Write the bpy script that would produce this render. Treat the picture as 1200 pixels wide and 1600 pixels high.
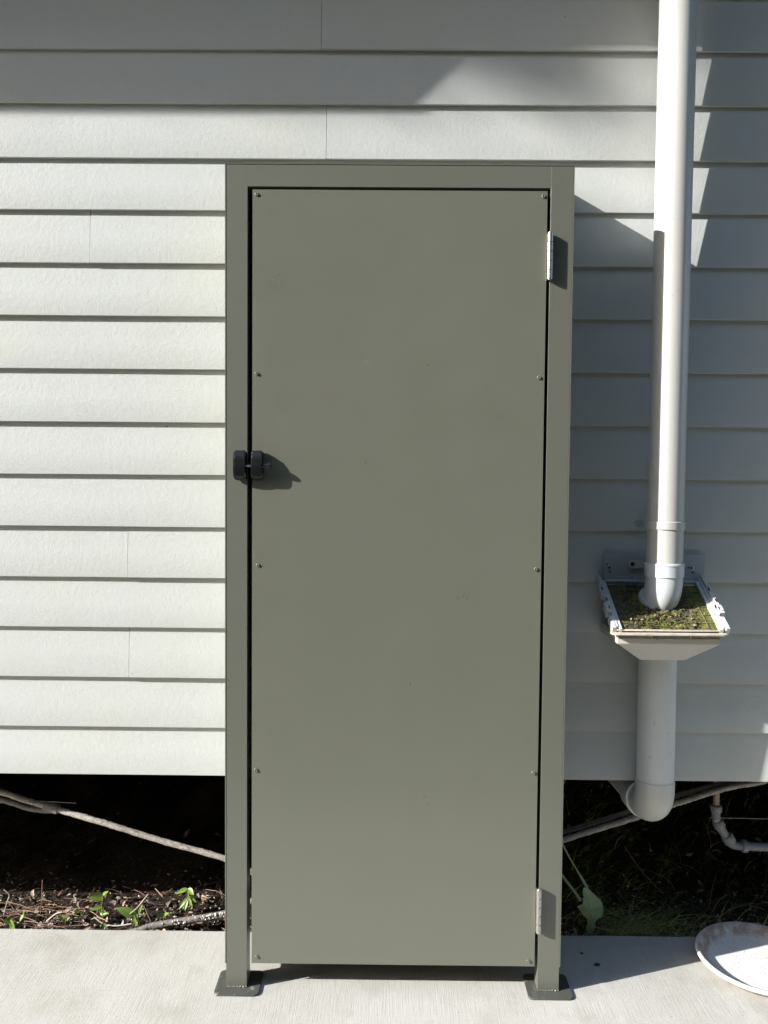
import bpy, bmesh, math, random
from mathutils import Vector, Matrix, noise
C = bpy.context.scene
for o in list(bpy.data.objects): bpy.data.objects.remove(o)
RAD = math.radians

# ------------------------------------------------------------------ camera
YAW, PITCH, ROLL = -0.00616, -0.04334, 0.00845
cy_, sy_, cp_, sp_ = math.cos(YAW), math.sin(YAW), math.cos(PITCH), math.sin(PITCH)
F_ = Vector((sy_*cp_, cy_*cp_, sp_)); R_ = Vector((cy_, -sy_, 0)); U_ = R_.cross(F_)
R2 = R_*math.cos(ROLL) + U_*math.sin(ROLL); U2 = -R_*math.sin(ROLL) + U_*math.cos(ROLL)
cam = bpy.data.cameras.new('camera'); camo = bpy.data.objects.new('camera', cam)
C.collection.objects.link(camo)
camo.matrix_world = Matrix(((R2.x, U2.x, -F_.x, -0.0193), (R2.y, U2.y, -F_.y, -2.0315),
                            (R2.z, U2.z, -F_.z, 1.3385), (0, 0, 0, 1)))
cam.sensor_fit = 'VERTICAL'; cam.sensor_height = 24; cam.lens = 1250/1600*24
cam.clip_start = 0.02; cam.clip_end = 500
C.camera = camo
C.render.resolution_x = 768; C.render.resolution_y = 1024

# ------------------------------------------------------------------ light
SUN = Vector((2.92, 1.0, -1.54)).normalized()          # direction the light travels
elev = math.asin(-SUN.z)
az = math.atan2(-SUN.x, -SUN.y)                       # compass bearing of the sun, from +y towards +x
w = bpy.data.worlds.new('World'); C.world = w; w.use_nodes = True
nt = w.node_tree
sky = nt.nodes.new('ShaderNodeTexSky'); sky.sky_type = 'NISHITA'; sky.sun_disc = False
sky.sun_elevation = elev; sky.sun_rotation = az; sky.air_density = 1.0; sky.dust_density = 1.5
bg = nt.nodes['Background']; bg.inputs['Strength'].default_value = 0.145
nt.links.new(sky.outputs[0], bg.inputs[0])
sl = bpy.data.lights.new('sun', 'SUN'); sl.energy = 4.6; sl.angle = RAD(0.53); sl.color = (1.0, 0.975, 0.928)
so = bpy.data.objects.new('sun', sl); C.collection.objects.link(so)
so.rotation_euler = SUN.to_track_quat('-Z', 'Y').to_euler()
C.view_settings.view_transform = 'Standard'; C.view_settings.look = 'None'
C.view_settings.exposure = 1.15; C.view_settings.gamma = 1
C.render.engine = 'CYCLES'
C.cycles.max_bounces = 8; C.cycles.diffuse_bounces = 5

# ------------------------------------------------------------------ helpers
def link(o): C.collection.objects.link(o); return o
def tag(o, label=None, cat=None, group=None, kind=None):
    if label: o['label'] = label
    if cat: o['category'] = cat
    if group: o['group'] = group
    if kind: o['kind'] = kind
    return o
def empty(name, loc):
    o = bpy.data.objects.new(name, None); o.location = loc; o.empty_display_size = .05
    return link(o)
def obj(name, bm, mat, parent=None, smooth=True, sharp=35):
    me = bpy.data.meshes.new(name)
    bmesh.ops.recalc_face_normals(bm, faces=bm.faces)
    bm.to_mesh(me); bm.free()
    for m in (mat if isinstance(mat, (list, tuple)) else [mat]): me.materials.append(m)
    if smooth:
        me.polygons.foreach_set('use_smooth', [True]*len(me.polygons))
        me.set_sharp_from_angle(angle=RAD(sharp))
    o = link(bpy.data.objects.new(name, me))
    if parent is not None:
        o.parent = parent
        o.matrix_parent_inverse = Matrix.Translation(-parent.location)
    return o
def bx(bm, x0, x1, y0, y1, z0, z1, bev=0.0, seg=2, M=None):
    vs = [bm.verts.new((x, y, z)) for x in (x0, x1) for y in (y0, y1) for z in (z0, z1)]
    fs = [bm.faces.new([vs[i] for i in f]) for f in ((0,1,3,2),(4,6,7,5),(0,4,5,1),(2,3,7,6),(0,2,6,4),(1,5,7,3))]
    if bev:
        es = list({e for f in fs for e in f.edges})
        r = bmesh.ops.bevel(bm, geom=es, offset=bev, segments=seg, affect='EDGES', profile=.6)
        vs = list({v for f in r['faces'] for v in f.verts} | {v for v in vs if v.is_valid})
    if M is not None: bmesh.ops.transform(bm, matrix=M, verts=vs)
    return bm
def box(x0, x1, y0, y1, z0, z1, bev=0.0, seg=2, M=None):
    return bx(bmesh.new(), x0, x1, y0, y1, z0, z1, bev, seg, M)
def frames(pts):
    pts = [Vector(p) for p in pts]; out = []
    t0 = (pts[1]-pts[0]).normalized()
    ref = Vector((0, 0, 1)) if abs(t0.z) < .9 else Vector((0, 1, 0))
    n = (ref - t0*ref.dot(t0)).normalized()
    for i, p in enumerate(pts):
        a = pts[max(i-1, 0)]; b = pts[min(i+1, len(pts)-1)]
        t = (b-a).normalized(); n = (n - t*n.dot(t)).normalized()
        out.append((p, t, n, t.cross(n)))
    return out
def tube(bm, pts, r, seg=20, cap=True, jitter=0, seed=0):
    rs = r if isinstance(r, (list, tuple)) else [r]*len(pts)
    rings = []; rnd = random.Random(seed)
    for (p, t, n, b), rr in zip(frames(pts), rs):
        rings.append([bm.verts.new(p + (n*math.cos(2*math.pi*k/seg) + b*math.sin(2*math.pi*k/seg))*rr*(1+rnd.uniform(-jitter, jitter))) for k in range(seg)])
    for a, b in zip(rings, rings[1:]):
        for k in range(seg): bm.faces.new((a[k], a[(k+1) % seg], b[(k+1) % seg], b[k]))
    if cap: bm.faces.new(rings[0][::-1]); bm.faces.new(rings[-1])
    return bm
def spline(pts, n=8):
    P = [Vector(p) for p in pts]; P = [P[0]*2-P[1]] + P + [P[-1]*2-P[-2]]; out = []
    for i in range(1, len(P)-2):
        for k in range(n):
            t = k/n; a, b, c, d = P[i-1], P[i], P[i+1], P[i+2]
            out.append(.5*((2*b)+(c-a)*t+(2*a-5*b+4*c-d)*t*t+(3*b-a-3*c+d)*t**3))
    out.append(P[-2]); return out
def lathe(bm, prof, c, seg=96, wob=None):
    rings = []
    for (r, z) in prof:
        rings.append([bm.verts.new((c[0]+r*math.cos(2*math.pi*k/seg), c[1]+r*math.sin(2*math.pi*k/seg), c[2]+z)) for k in range(seg)])
    for a, b in zip(rings, rings[1:]):
        for k in range(seg): bm.faces.new((a[k], a[(k+1) % seg], b[(k+1) % seg], b[k]))
    return rings

def prism(bm, pts_xz, y0, y1, bev=.0):
    a = [bm.verts.new((x, y0, z)) for x, z in pts_xz]; b = [bm.verts.new((x, y1, z)) for x, z in pts_xz]
    n = len(a); fs = [bm.faces.new(a), bm.faces.new(b[::-1])]
    for k in range(n): fs.append(bm.faces.new((a[k], b[k], b[(k+1) % n], a[(k+1) % n])))
    if bev:
        bmesh.ops.recalc_face_normals(bm, faces=fs)
        bmesh.ops.bevel(bm, geom=list({e for f in fs for e in f.edges}), offset=bev, segments=3, affect='EDGES')

# ------------------------------------------------------------------ materials
class Mat:
    def __init__(s, name, base, rough=.6, metal=0, spec=.5):
        s.m = bpy.data.materials.new(name); s.m.use_nodes = True; s.nt = s.m.node_tree
        s.b = s.nt.nodes['Principled BSDF']; s.s(s.b, 'Base Color', (*base, 1)); s.base = base
        s.s(s.b, 'Roughness', rough); s.s(s.b, 'Metallic', metal); s.s(s.b, 'Specular IOR Level', spec)
        s.tc = s.nt.nodes.new('ShaderNodeTexCoord'); s.col = None; s.h = None
    def s(s, n, k, v): n.inputs[k].default_value = v
    def n(s, t, **kw):
        n = s.nt.nodes.new(t)
        for k, v in kw.items():
            if k in n.inputs: n.inputs[k].default_value = v
            else: setattr(n, k, v)
        return n
    def l(s, a, b): s.nt.links.new(a, b)
    def noise(s, scale, detail=6, rough=.6, stretch=(1, 1, 1), loc=(0, 0, 0), dist=0):
        mp = s.n('ShaderNodeMapping'); mp.inputs['Scale'].default_value = stretch; mp.inputs['Location'].default_value = loc
        s.l(s.tc.outputs['Object'], mp.inputs[0])
        t = s.n('ShaderNodeTexNoise', Scale=scale, Detail=detail, Roughness=rough, Distortion=dist)
        s.l(mp.outputs[0], t.inputs['Vector']); return t.outputs['Fac']
    def vor(s, scale, stretch=(1, 1, 1), rand=1.0):
        mp = s.n('ShaderNodeMapping'); mp.inputs['Scale'].default_value = stretch
        s.l(s.tc.outputs['Object'], mp.inputs[0])
        t = s.n('ShaderNodeTexVoronoi', Scale=scale, Randomness=rand); s.l(mp.outputs[0], t.inputs['Vector'])
        return t.outputs['Distance']
    def ramp(s, fac, a, b, va=0.0, vb=1.0):
        r = s.n('ShaderNodeMapRange', **{'From Min': a, 'From Max': b, 'To Min': va, 'To Max': vb})
        s.l(fac, r.inputs['Value']); return r.outputs[0]
    def mix(s, fac, col, mode='MIX'):
        mx = s.n('ShaderNodeMix', data_type='RGBA', blend_type=mode)
        if s.col is None: mx.inputs[6].default_value = (*s.base, 1)
        else: s.l(s.col, mx.inputs[6])
        mx.inputs[7].default_value = (*col, 1)
        if isinstance(fac, float): mx.inputs[0].default_value = fac
        else: s.l(fac, mx.inputs[0])
        s.col = mx.outputs[2]; s.l(s.col, s.b.inputs['Base Color']); return s
    def bump(s, fac, strength, dist=.001):
        bn = s.n('ShaderNodeBump', Strength=strength, Distance=dist)
        s.l(fac, bn.inputs['Height'])
        if s.h is not None: s.l(s.h, bn.inputs['Normal'])
        s.h = bn.outputs[0]; s.l(s.h, s.b.inputs['Normal']); return s
    def rough(s, fac, a, b):
        s.l(s.ramp(fac, .3, .7, a, b), s.b.inputs['Roughness']); return s

# weatherboard paint: pale grey, grainy fibre-cement face, faint warm patches, specks
mb = Mat('board_paint', (.528, .548, .540), .62, spec=.3)
mb.mix(mb.ramp(mb.noise(2.2, 4), .45, .7), (.535, .55, .505))
mb.mix(mb.ramp(mb.noise(9, 5), .5, .8, 0, .35), (.465, .485, .475))
mb.mix(mb.ramp(mb.noise(18, 7, .7, loc=(5, 0, 1)), .60, .80, 0, .35), (.44, .43, .40))
mb.mix(mb.ramp(mb.vor(9), .018, .026, 1, 0), (.14, .13, .11))
mb.mix(mb.ramp(mb.vor(17), .010, .017, .8, 0), (.12, .11, .09))
mb.bump(mb.noise(75, 6, .65), .36, .0020); mb.bump(mb.noise(300, 4), .45, .0006); mb.bump(mb.noise(3, 2, stretch=(.3, 1, 2)), .3, .006)
M_board = mb.m
mo = Mat('olive_powdercoat', (.140, .147, .116), .34, spec=.75)
mo.mix(mo.ramp(mo.noise(5, 4), .4, .8, 0, .3), (.160, .164, .134))
mo.mix(mo.ramp(mo.vor(4.5), .01, .07, .35, 0), (.24, .25, .21))
mo.bump(mo.noise(900, 3), .05, .0004); mo.bump(mo.noise(1.6, 2), .2, .006); mo.rough(mo.noise(9, 6), .27, .40)
M_olive = mo.m
mf = Mat('olive_frame_coat', (.126, .132, .108), .36, spec=.7)
mf.mix(mf.ramp(mf.noise(7, 5), .4, .8, 0, .4), (.138, .142, .120)); mf.mix(mf.ramp(mf.noise(60, 8, .75, loc=(3, 1, 1)), .70, .74, 0, .35), (.24, .24, .21))
mf.bump(mf.noise(900, 3), .05, .0004); mf.bump(mf.noise(2.5, 3), .2, .004); M_frame = mf.m
mp_ = Mat('base_plate_steel', (.072, .074, .066), .5, spec=.5)
mp_.mix(mp_.ramp(mp_.noise(60, 6, stretch=(1, .25, 1), dist=1), .56, .66, 0, .5), (.16, .16, .15))
mp_.mix(mp_.ramp(mp_.noise(26, 8), .64, .68, 0, .6), (.30, .29, .27)); mp_.bump(mp_.noise(160, 5), .2, .001)
M_plate = mp_.m
mw = Mat('weld_bead', (.26, .255, .225), .4, .6); mw.bump(mw.noise(400, 3), .6, .001); M_weld = mw.m
mh = Mat('brushed_steel', (.48, .465, .44), .38, .9); mh.bump(mh.noise(300, 3, stretch=(1, 1, .1)), .2, .0005)
mh.mix(mh.ramp(mh.noise(120, 4), .5, .7, 0, .5), (.42, .40, .36)); M_steel = mh.m
mk = Mat('black_polymer', (.008, .009, .010), .3, spec=.5); mk.bump(mk.noise(500, 3), .12, .0006)
mk.mix(mk.ramp(mk.noise(90, 6), .6, .75, 0, .35), (.09, .09, .09)); M_black = mk.m
md = Mat('dark_cavity', (.01, .01, .01), .9); M_dark = md.m
# pvc
mv = Mat('white_pvc', (.485, .488, .47), .33, spec=.5)
mv.mix(mv.ramp(mv.noise(7, 6, stretch=(1, 1, .25)), .45, .8, 0, .45), (.49, .49, .45))
mv.mix(mv.ramp(mv.noise(60, 6), .66, .72, 0, .5), (.36, .33, .27)); mv.bump(mv.noise(30, 2), .03, .001)
M_pvc = mv.m
ml = Mat('aged_pvc', (.66, .675, .66), .42, spec=.45)
ml.mix(ml.ramp(ml.noise(24, 7, stretch=(1, 1, .16)), .5, .72, 0, .45), (.52, .53, .52))
ml.mix(ml.ramp(ml.noise(70, 7, stretch=(1, 1, .4)), .66, .72, 0, .6), (.20, .19, .16))
ml.bump(ml.noise(40, 3), .04, .001); M_pvc_old = ml.m
mc_ = Mat('fitting_pvc', (.56, .60, .63), .32, spec=.5)
mc_.mix(mc_.ramp(mc_.noise(20, 6), .5, .8, 0, .5), (.48, .50, .51)); M_fit = mc_.m
me_ = Mat('stained_pvc', (.56, .55, .51), .5)
me_.mix(me_.ramp(me_.noise(28, 8, .7), .45, .62, 0, .75), (.30, .24, .17))
me_.mix(me_.ramp(me_.vor(48), .05, .12, .8, 0), (.10, .09, .07)); me_.bump(me_.noise(120, 4), .15, .001); M_stain = me_.m
mlp = Mat('lip_pvc', (.60, .55, .49), .5); mlp.mix(mlp.ramp(mlp.noise(45, 8, .7), .48, .66, 0, .7), (.38, .28, .20)); mlp.mix(mlp.ramp(mlp.noise(160, 6), .6, .68, 0, .7), (.12, .09, .06)); M_lip = mlp.m
mg = Mat('backplate_grey', (.40, .42, .43), .5); mg.mix(mg.ramp(mg.noise(20, 6), .5, .8, 0, .5), (.32, .34, .34)); M_bp = mg.m
mr = Mat('rail_plastic', (.56, .57, .57), .42); mr.mix(mr.ramp(mr.noise(60, 7), .5, .7, 0, .6), (.34, .33, .30)); mr.mix(mr.ramp(mr.vor(60), .06, .1, .7, 0), (.12, .11, .09)); M_rail = mr.m
# moss and mesh
mm = Mat('mossy_mesh', (.070, .062, .036), .9)
def sepx(M):
    q = M.n('ShaderNodeSeparateXYZ'); M.l(M.tc.outputs['Object'], q.inputs[0]); return q.outputs[0]
mm.mix(mm.ramp(mm.noise(17, 6), .44, .56, 0, .9), (.125, .155, .022))
mm.mix(mm.ramp(mm.noise(90, 6, loc=(3, 1, 0)), .5, .62, 0, .8), (.17, .13, .075))
mm.mix(mm.ramp(mm.noise(45, 7, loc=(7, 0, 2)), .50, .60), (.020, .016, .010))
mm.mix(mm.ramp(sepx(mm), .785, .815, 0, .62), (.17, .165, .035))
mm.mix(mm.ramp(sepx(mm), .625, .595, 0, .6), (.075, .075, .055))
mm.bump(mm.noise(160, 6), .9, .004); M_moss = mm.m
# concrete
mcn = Mat('broomed_concrete', (.44, .435, .405), .85, spec=.25)
mcn.mix(mcn.ramp(mcn.noise(3.2, 7, .65), .42, .60), (.475, .47, .445))
mcn.mix(mcn.ramp(mcn.noise(7, 6, loc=(4, 4, 0)), .5, .72, 0, .75), (.355, .335, .295))
mcn.mix(mcn.ramp(mcn.noise(60, 5, .75, stretch=(4.6, .16, 1), loc=(1, 0, 0)), .46, .62, 0, .40), (.32, .31, .285))
mcn.mix(mcn.ramp(mcn.noise(13, 7, .7, loc=(9, 2, 0)), .55, .75, 0, .45), (.57, .57, .56))
mcn.mix(mcn.ramp(mcn.noise(330, 3), .55, .68, 0, .55), (.30, .285, .25))
mcn.mix(mcn.ramp(mcn.vor(26), .03, .05, .8, 0), (.12, .11, .09))
mcn.bump(mcn.noise(60, 5, .75, stretch=(4.6, .16, 1), loc=(1, 0, 0)), .42, .0024); mcn.bump(mcn.noise(300, 5), .40, .0012)
M_conc = mcn.m
ms = Mat('soil', (.020, .015, .011), .95, spec=.2); ms.mix(ms.ramp(ms.noise(30, 8), .45, .65), (.040, .028, .021))
ms.mix(ms.ramp(ms.noise(90, 6), .58, .66), (.012, .009, .007)); ms.bump(ms.noise(70, 8), .9, .015); M_soil = ms.m
def plain(name, c, r=.8, **k): return Mat(name, c, r, **k).m
M_leafs = [plain('dry_leaf_brown', (.07, .042, .028)), plain('dry_leaf_pale', (.36, .27, .19)), plain('dry_leaf_grey', (.20, .17, .15)), plain('dry_leaf_red', (.12, .055, .04)), plain('white_chip', (.5, .46, .42)), plain('shaded_leaf', (.05, .042, .034))]
mgl = Mat('green_leaf', (.115, .21, .028), .45); mgl.mix(mgl.ramp(mgl.noise(60, 4), .45, .65), (.19, .27, .045))
mgl.s(mgl.b, 'Transmission Weight', 0.0); M_green = mgl.m
M_pleaf = Mat('pale_leaf', (.33, .44, .25), .6).mix(.2, (.22, .32, .16)).m
M_grass = plain('grass_green', (.11, .19, .035)); M_straw = plain('grass_straw', (.55, .48, .24))
mcb = Mat('cable_sheath', (.30, .27, .24), .85); mcb.mix(mcb.ramp(mcb.noise(150, 6), .45, .6), (.43, .40, .36))
mcb.mix(mcb.ramp(mcb.noise(60, 6), .55, .68, 0, .8), (.10, .08, .07)); mcb.bump(mcb.noise(260, 5), .8, .003); M_cable = mcb.m
mcd = Mat('cable_grey', (.17, .155, .145), .8); mcd.mix(mcd.ramp(mcd.noise(90, 6), .5, .7), (.10, .09, .085)); mcd.bump(mcd.noise(200, 4), .4, .002); M_cable2 = mcd.m
mcp = Mat('copper_stub', (.30, .17, .08), .5, .3); mcp.mix(mcp.ramp(mcp.noise(60, 5), .4, .6), (.34, .25, .16)); M_copper = mcp.m
mgp = Mat('grey_pvc', (.22, .225, .24), .45); mgp.mix(mgp.ramp(mgp.noise(70, 6), .58, .7), (.40, .40, .40)); M_gpvc = mgp.m
mpn = Mat('white_enamel', (.72, .72, .71), .38)
mpn.mix(mpn.ramp(mpn.noise(18, 5), .5, .75, 0, .35), (.60, .61, .62))
sep = mpn.n('ShaderNodeVectorMath', operation='LENGTH'); mapn = mpn.n('ShaderNodeMapping'); mpn.l(mpn.tc.outputs['Object'], mapn.inputs[0])
mapn.inputs['Scale'].default_value = (1, 1, 0); mpn.l(mapn.outputs[0], sep.inputs[0]); rad = sep.outputs['Value']
mpn.mix(mpn.ramp(mpn.vor(85), .12, .19, .8, 0), (.20, .18, .15)); mpn.mix(mpn.ramp(mpn.noise(120, 6, .7), .66, .72, 0, .6), (.25, .23, .2))
def mul(M, a, b):
    n = M.n('ShaderNodeMath', operation='MULTIPLY'); M.l(a, n.inputs[0]); M.l(b, n.inputs[1]); return n.outputs[0]
ring_in = mul(mpn, mpn.ramp(rad, .132, .142), mpn.ramp(rad, .168, .160))
dirt = mul(mpn, ring_in, mpn.ramp(mpn.noise(34, 7, .7), .34, .56, .25, .95))
mpn.mix(mpn.ramp(mpn.noise(11, 6, .7, loc=(2, 2, 0)), .48, .68, 0, .5), (.46, .45, .43))
mpn.mix(dirt, (.27, .20, .145)); mpn.bump(mpn.noise(160, 5), .25, .0014); M_pan = mpn.m
M_wood = Mat('dark_timber', (.05, .04, .03), .9).m
M_soffit = plain('soffit_paint', (.16, .15, .14)); M_roof = plain('roof_sheet', (.25, .26, .27), .5)
M_brick = Mat('render_wall', (.35, .30, .25), .9).m

# ------------------------------------------------------------------ ground
bm = bmesh.new(); bmesh.ops.create_grid(bm, x_segments=2, y_segments=2, size=200)
for v in bm.verts: v.co.z = -.09
g = obj('ground', bm, [Mat('lawn', (.035, .055, .018), .95).mix(.2, (.06, .06, .03)).m]); tag(g, kind='structure')
fence = empty('light_block_fence', (0, -4.2, -.09)); tag(fence, 'unseen dark timber fence added across the yard to cut light on the wall', 'fence')  # unseen fence, added to hold back light on the shaded wall
bm = bmesh.new()
for k in range(-60, 61): bx(bm, k*.102-.049, k*.102+.049, -4.2, -4.182, -.08, 2.35+.01*(k % 3))
obj('palings', bm, Mat('fence_stain', (.05, .042, .034), .9).m, fence, smooth=False)
bm = bmesh.new()
for z in (.3, 1.9): bx(bm, -6.1, 6.1, -4.24, -4.202, z, z+.07)
obj('rails', bm, Mat('fence_stain', (.05, .042, .034), .9).m, fence, smooth=False)
first = None  # unseen tree row, added to darken the upper boards
for i, (tx, ty) in enumerate([(-11, -6.6), (-8.2, -6.2), (-5.4, -6.5), (-2.7, -6.1), (0, -6.4), (2.8, -6.2), (5.6, -6.6), (8.4, -6.3), (11, -6.6)]):
    e = empty('light_block_tree', (tx, ty, -.09)); tag(e, 'unseen dense evergreen added to cut sky light on the wall, %s in the row from the left' % ['first', 'second', 'third', 'fourth', 'fifth', 'sixth', 'seventh', 'eighth', 'ninth'][i], 'tree', 'unseen evergreen trees added to cut sky light')
    if first is None:
        rnd = random.Random(77); bm = bmesh.new(); bmesh.ops.create_icosphere(bm, subdivisions=4, radius=1)
        for v in bm.verts:
            k = 1+.22*noise.noise(v.co*2.6)+.10*noise.noise(v.co*7)
            v.co = Vector((v.co.x*1.45*k, v.co.y*1.3*k, v.co.z*2.75*k))
        for k in range(2500):
            d = Vector((rnd.gauss(0, 1), rnd.gauss(0, 1), rnd.gauss(0, 1))).normalized(); c = Vector((d.x*1.5, d.y*1.35, d.z*2.85))*rnd.uniform(.85, 1.12); L = rnd.uniform(.06, .14)
            R3 = Matrix.Rotation(rnd.uniform(0, 6.3), 3, Vector((rnd.gauss(0, 1), rnd.gauss(0, 1), rnd.gauss(0, 1))).normalized())
            bm.faces.new([bm.verts.new(c+R3 @ Vector(q)*L) for q in ((-1, 0, 0), (0, -.4, .1), (1, 0, 0), (0, .4, .1))])
        for v in bm.verts: v.co.z = (v.co.z+3.2)*1.3
        cr = obj('crown', bm, Mat('evergreen', (.025, .045, .014), .8).m, smooth=False)
        tk = obj('trunk', tube(bmesh.new(), [(0, 0, 0), (0.05, 0, 1.2), (0, 0, 4)], [.16, .13, .08], 10), M_wood)
        cr.parent = e; tk.parent = e; first = (cr, tk)
    else:
        for o in first: c = o.copy(); link(c); c.parent = e
    e.rotation_euler.z = i*1.3
# slab with slightly irregular back edge
bm = bmesh.new(); n = 260; X0, X1 = -6, 6; YF = -1.15; rnd = random.Random(3)
top = []; low = []
for i in range(n+1):
    x = X0+(X1-X0)*i/n
    ye = .269 + .0022*noise.noise(Vector((x*9, 0, 3))) + .0012*noise.noise(Vector((x*60, 0, 8)))
    top.append([bm.verts.new((x, YF, 0)), bm.verts.new((x, ye-.006, 0)), bm.verts.new((x, ye-.001, -.003)), bm.verts.new((x, ye+.001, -.12)), bm.verts.new((x, YF, -.12))])
for a, b in zip(top, top[1:]):
    for k in range(5): bm.faces.new((a[k], a[(k+1) % 5], b[(k+1) % 5], b[k]))
bm.faces.new(top[0]); bm.faces.new(top[-1][::-1])
s = obj('concrete_path', bm, M_conc, sharp=30); tag(s, kind='structure')
# soil under the house
bm = bmesh.new(); bmesh.ops.create_grid(bm, x_segments=220, y_segments=130, size=1)
for v in bm.verts:
    x = v.co.x*3.4; y = .274 + (v.co.y+1)*.5*5.6
    z = -.035 + .018*noise.noise(Vector((x*5, y*5, 0))) + .012*noise.noise(Vector((x*22, y*22, 4)))
    z += .05*max(0, y-1.2)
    v.co = (x, y, z)
s = obj('soil', bm, M_soil); tag(s, kind='structure')

# ------------------------------------------------------------------ house
house = empty('weatherboard_house', (0, .3, 0))
tag(house, 'pale grey weatherboard house raised above dark bare ground', 'house')
ZB = [.4855, .6241, .7659, .9087, 1.0507, 1.1938, 1.3397, 1.4865, 1.6343, 1.7813, 1.9256, 2.0709, 2.212, 2.3608, 2.506, 2.653, 2.80, 2.947, 3.094, 3.24]
JOINT = {2: [-.7528], 4: [-.7549], 10: [-.8552], 12: [-.2008], 14: [-.2150], 7: [1.6], 9: [-1.7, 1.9]}
bm = bmesh.new()
for i, zb in enumerate(ZB[:-1]):
    cov = ZB[i+1]-zb; js = sorted([-5.0]+JOINT.get(i, [])+[5.0])
    for sgi, (xa, xb) in enumerate(zip(js, js[1:])):
        xa += .0006; xb -= .0006
        dy = .0012*(sgi % 2)
        ns = max(2, int((xb-xa)/.06)); prev = None
        for k in range(ns+1):
            x = xa+(xb-xa)*k/ns
            wv = .0011*noise.noise(Vector((x*1.3, i*7.3, 0)))
            wz = .0011*noise.noise(Vector((x*.9, i*3.1, 9))) + .0004*noise.noise(Vector((x*12, i*5.1, 2)))
            yf0, yf1 = .2078-dy+wv, .2186-dy*.3
            T = .0093
            pr = [(yf0+.0012, zb+wz), (yf0+.0002, zb+.0006+wz), (yf0, zb+.0018+wz), ((yf0+yf1)/2-.0003, zb+cov*.5),
                  (yf1, zb+cov), (yf1+.0010, zb+cov+.02), (yf1+.0012+T, zb+cov+.02), (yf0+T, zb+.001+wz), (yf0+T-.001, zb+wz)]
            ring = [bm.verts.new((x, a, b)) for a, b in pr]
            if prev:
                m = len(ring)
                for q in range(m): bm.faces.new((prev[q], prev[(q+1) % m], ring[(q+1) % m], ring[q]))
            else: bm.faces.new(ring)
            prev = ring
        bm.faces.new(prev[::-1])
obj('weatherboards', bm, M_board, house, sharp=25)
bm = box(-5, 5, .232, .30, .53, 3.4); bx(bm, -5, 5, .302, 6, .53, .60); bx(bm, -5, 5, 5.9, 6, -.1, .529)
bx(bm, -5, -4.9, .302, 5.9, -.1, .529); bx(bm, 4.9, 5, .302, 5.9, -.1, .529)
for y in (1.4, 2.6, 3.8, 5.0): bx(bm, -4.8, 4.8, y, y+.07, .42, .529)
obj('floor_frame', bm, M_wood, house, smooth=False)
# eave: soffit, fascia and roof above the picture
bm = box(-5, 5, -.27, .2, 3.44, 3.452); obj('soffit', bm, M_soffit, house, smooth=False)
bm = box(-5, 5, -.30, -.272, 3.292, 3.62); obj('fascia', bm, M_soffit, house, smooth=False)
bm = bmesh.new()
prof = [(-.42, 3.66), (2.8, 5.0), (6.2, 3.66), (6.2, 3.63), (2.8, 4.97), (-.42, 3.63)]
va = [bm.verts.new((-5.2, a, b)) for a, b in prof]; vb = [bm.verts.new((5.2, a, b)) for a, b in prof]
for k in range(6): bm.faces.new((va[k], va[(k+1) % 6], vb[(k+1) % 6], vb[k]))
bm.faces.new(va); bm.faces.new(vb[::-1]); obj('roof', bm, M_roof, house, smooth=False)
# unseen eave piece, depth and slanted end shaped for the stepped shadow below
bm = bmesh.new()
GX = -1.53
gp = [(-.335, 3.183), (-.335, 3.40), (-.303, 3.40), (-.303, 3.183)]
va = [bm.verts.new((-5.1, a, b)) for a, b in gp]; vb = [bm.verts.new((GX+(.17 if b > 3.3 else 0), a, b)) for a, b in gp]
for k in range(4): bm.faces.new((va[k], va[(k+1) % 4], vb[(k+1) % 4], vb[k]))
bm.faces.new(va); bm.faces.new(vb[::-1]); obj('shadow_gutter', bm, M_soffit, house, smooth=False)

# ------------------------------------------------------------------ unseen tree added so its crown filters the sun on the top boards
tree = empty('sun_filter_tree', (-19, -2.3, -.09)); tag(tree, 'unseen tall tree added left of the yard to filter the highest sun', 'tree')
TC = Vector((-14.6, -2.4, 11.91)); TR = 3.0
bm = tube(bmesh.new(), spline([(-19, -2.3, -.2), (-18.7, -2.3, 5), (-17.8, -2.35, 9), (-15.6, -2.4, 11.9), (-14.2, -2.4, 12.8)], 6), [.24-.0078*k for k in range(25)], 12)
for q in range(9):
    a = random.Random(q).uniform(0, 6.3); b = random.Random(q+50).uniform(-.5, .9)
    p0 = Vector((-15.6+q*.16, -2.4, 11.9+q*.08)); p1 = TC+Vector((math.cos(a)*math.cos(b), math.sin(a)*math.cos(b), math.sin(b)))*TR*.75
    tube(bm, [p0, (p0+p1)/2+Vector((0, 0, .15)), p1], [.05, .035, .012], 7)
obj('trunk', bm, M_wood, tree)
rnd = random.Random(5); bm = bmesh.new()
for k in range(30000):
    d = Vector((rnd.gauss(0, 1), rnd.gauss(0, 1), rnd.gauss(0, 1))).normalized()
    rr = TR*(rnd.random()**.42)*(1+.02*noise.noise(d*2.2))
    c = TC+d*rr; L = rnd.uniform(.09, .16)
    R3 = Matrix.Rotation(rnd.uniform(0, 6.3), 3, Vector((rnd.gauss(0, 1), rnd.gauss(0, 1), rnd.gauss(0, 1))).normalized())
    bm.faces.new([bm.verts.new(c+R3 @ Vector(v)*L) for v in ((-1, 0, 0), (0, -.45, .1), (1, 0, 0), (0, .45, .1))])
obj('crown', bm, M_green, tree, smooth=False)

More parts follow.
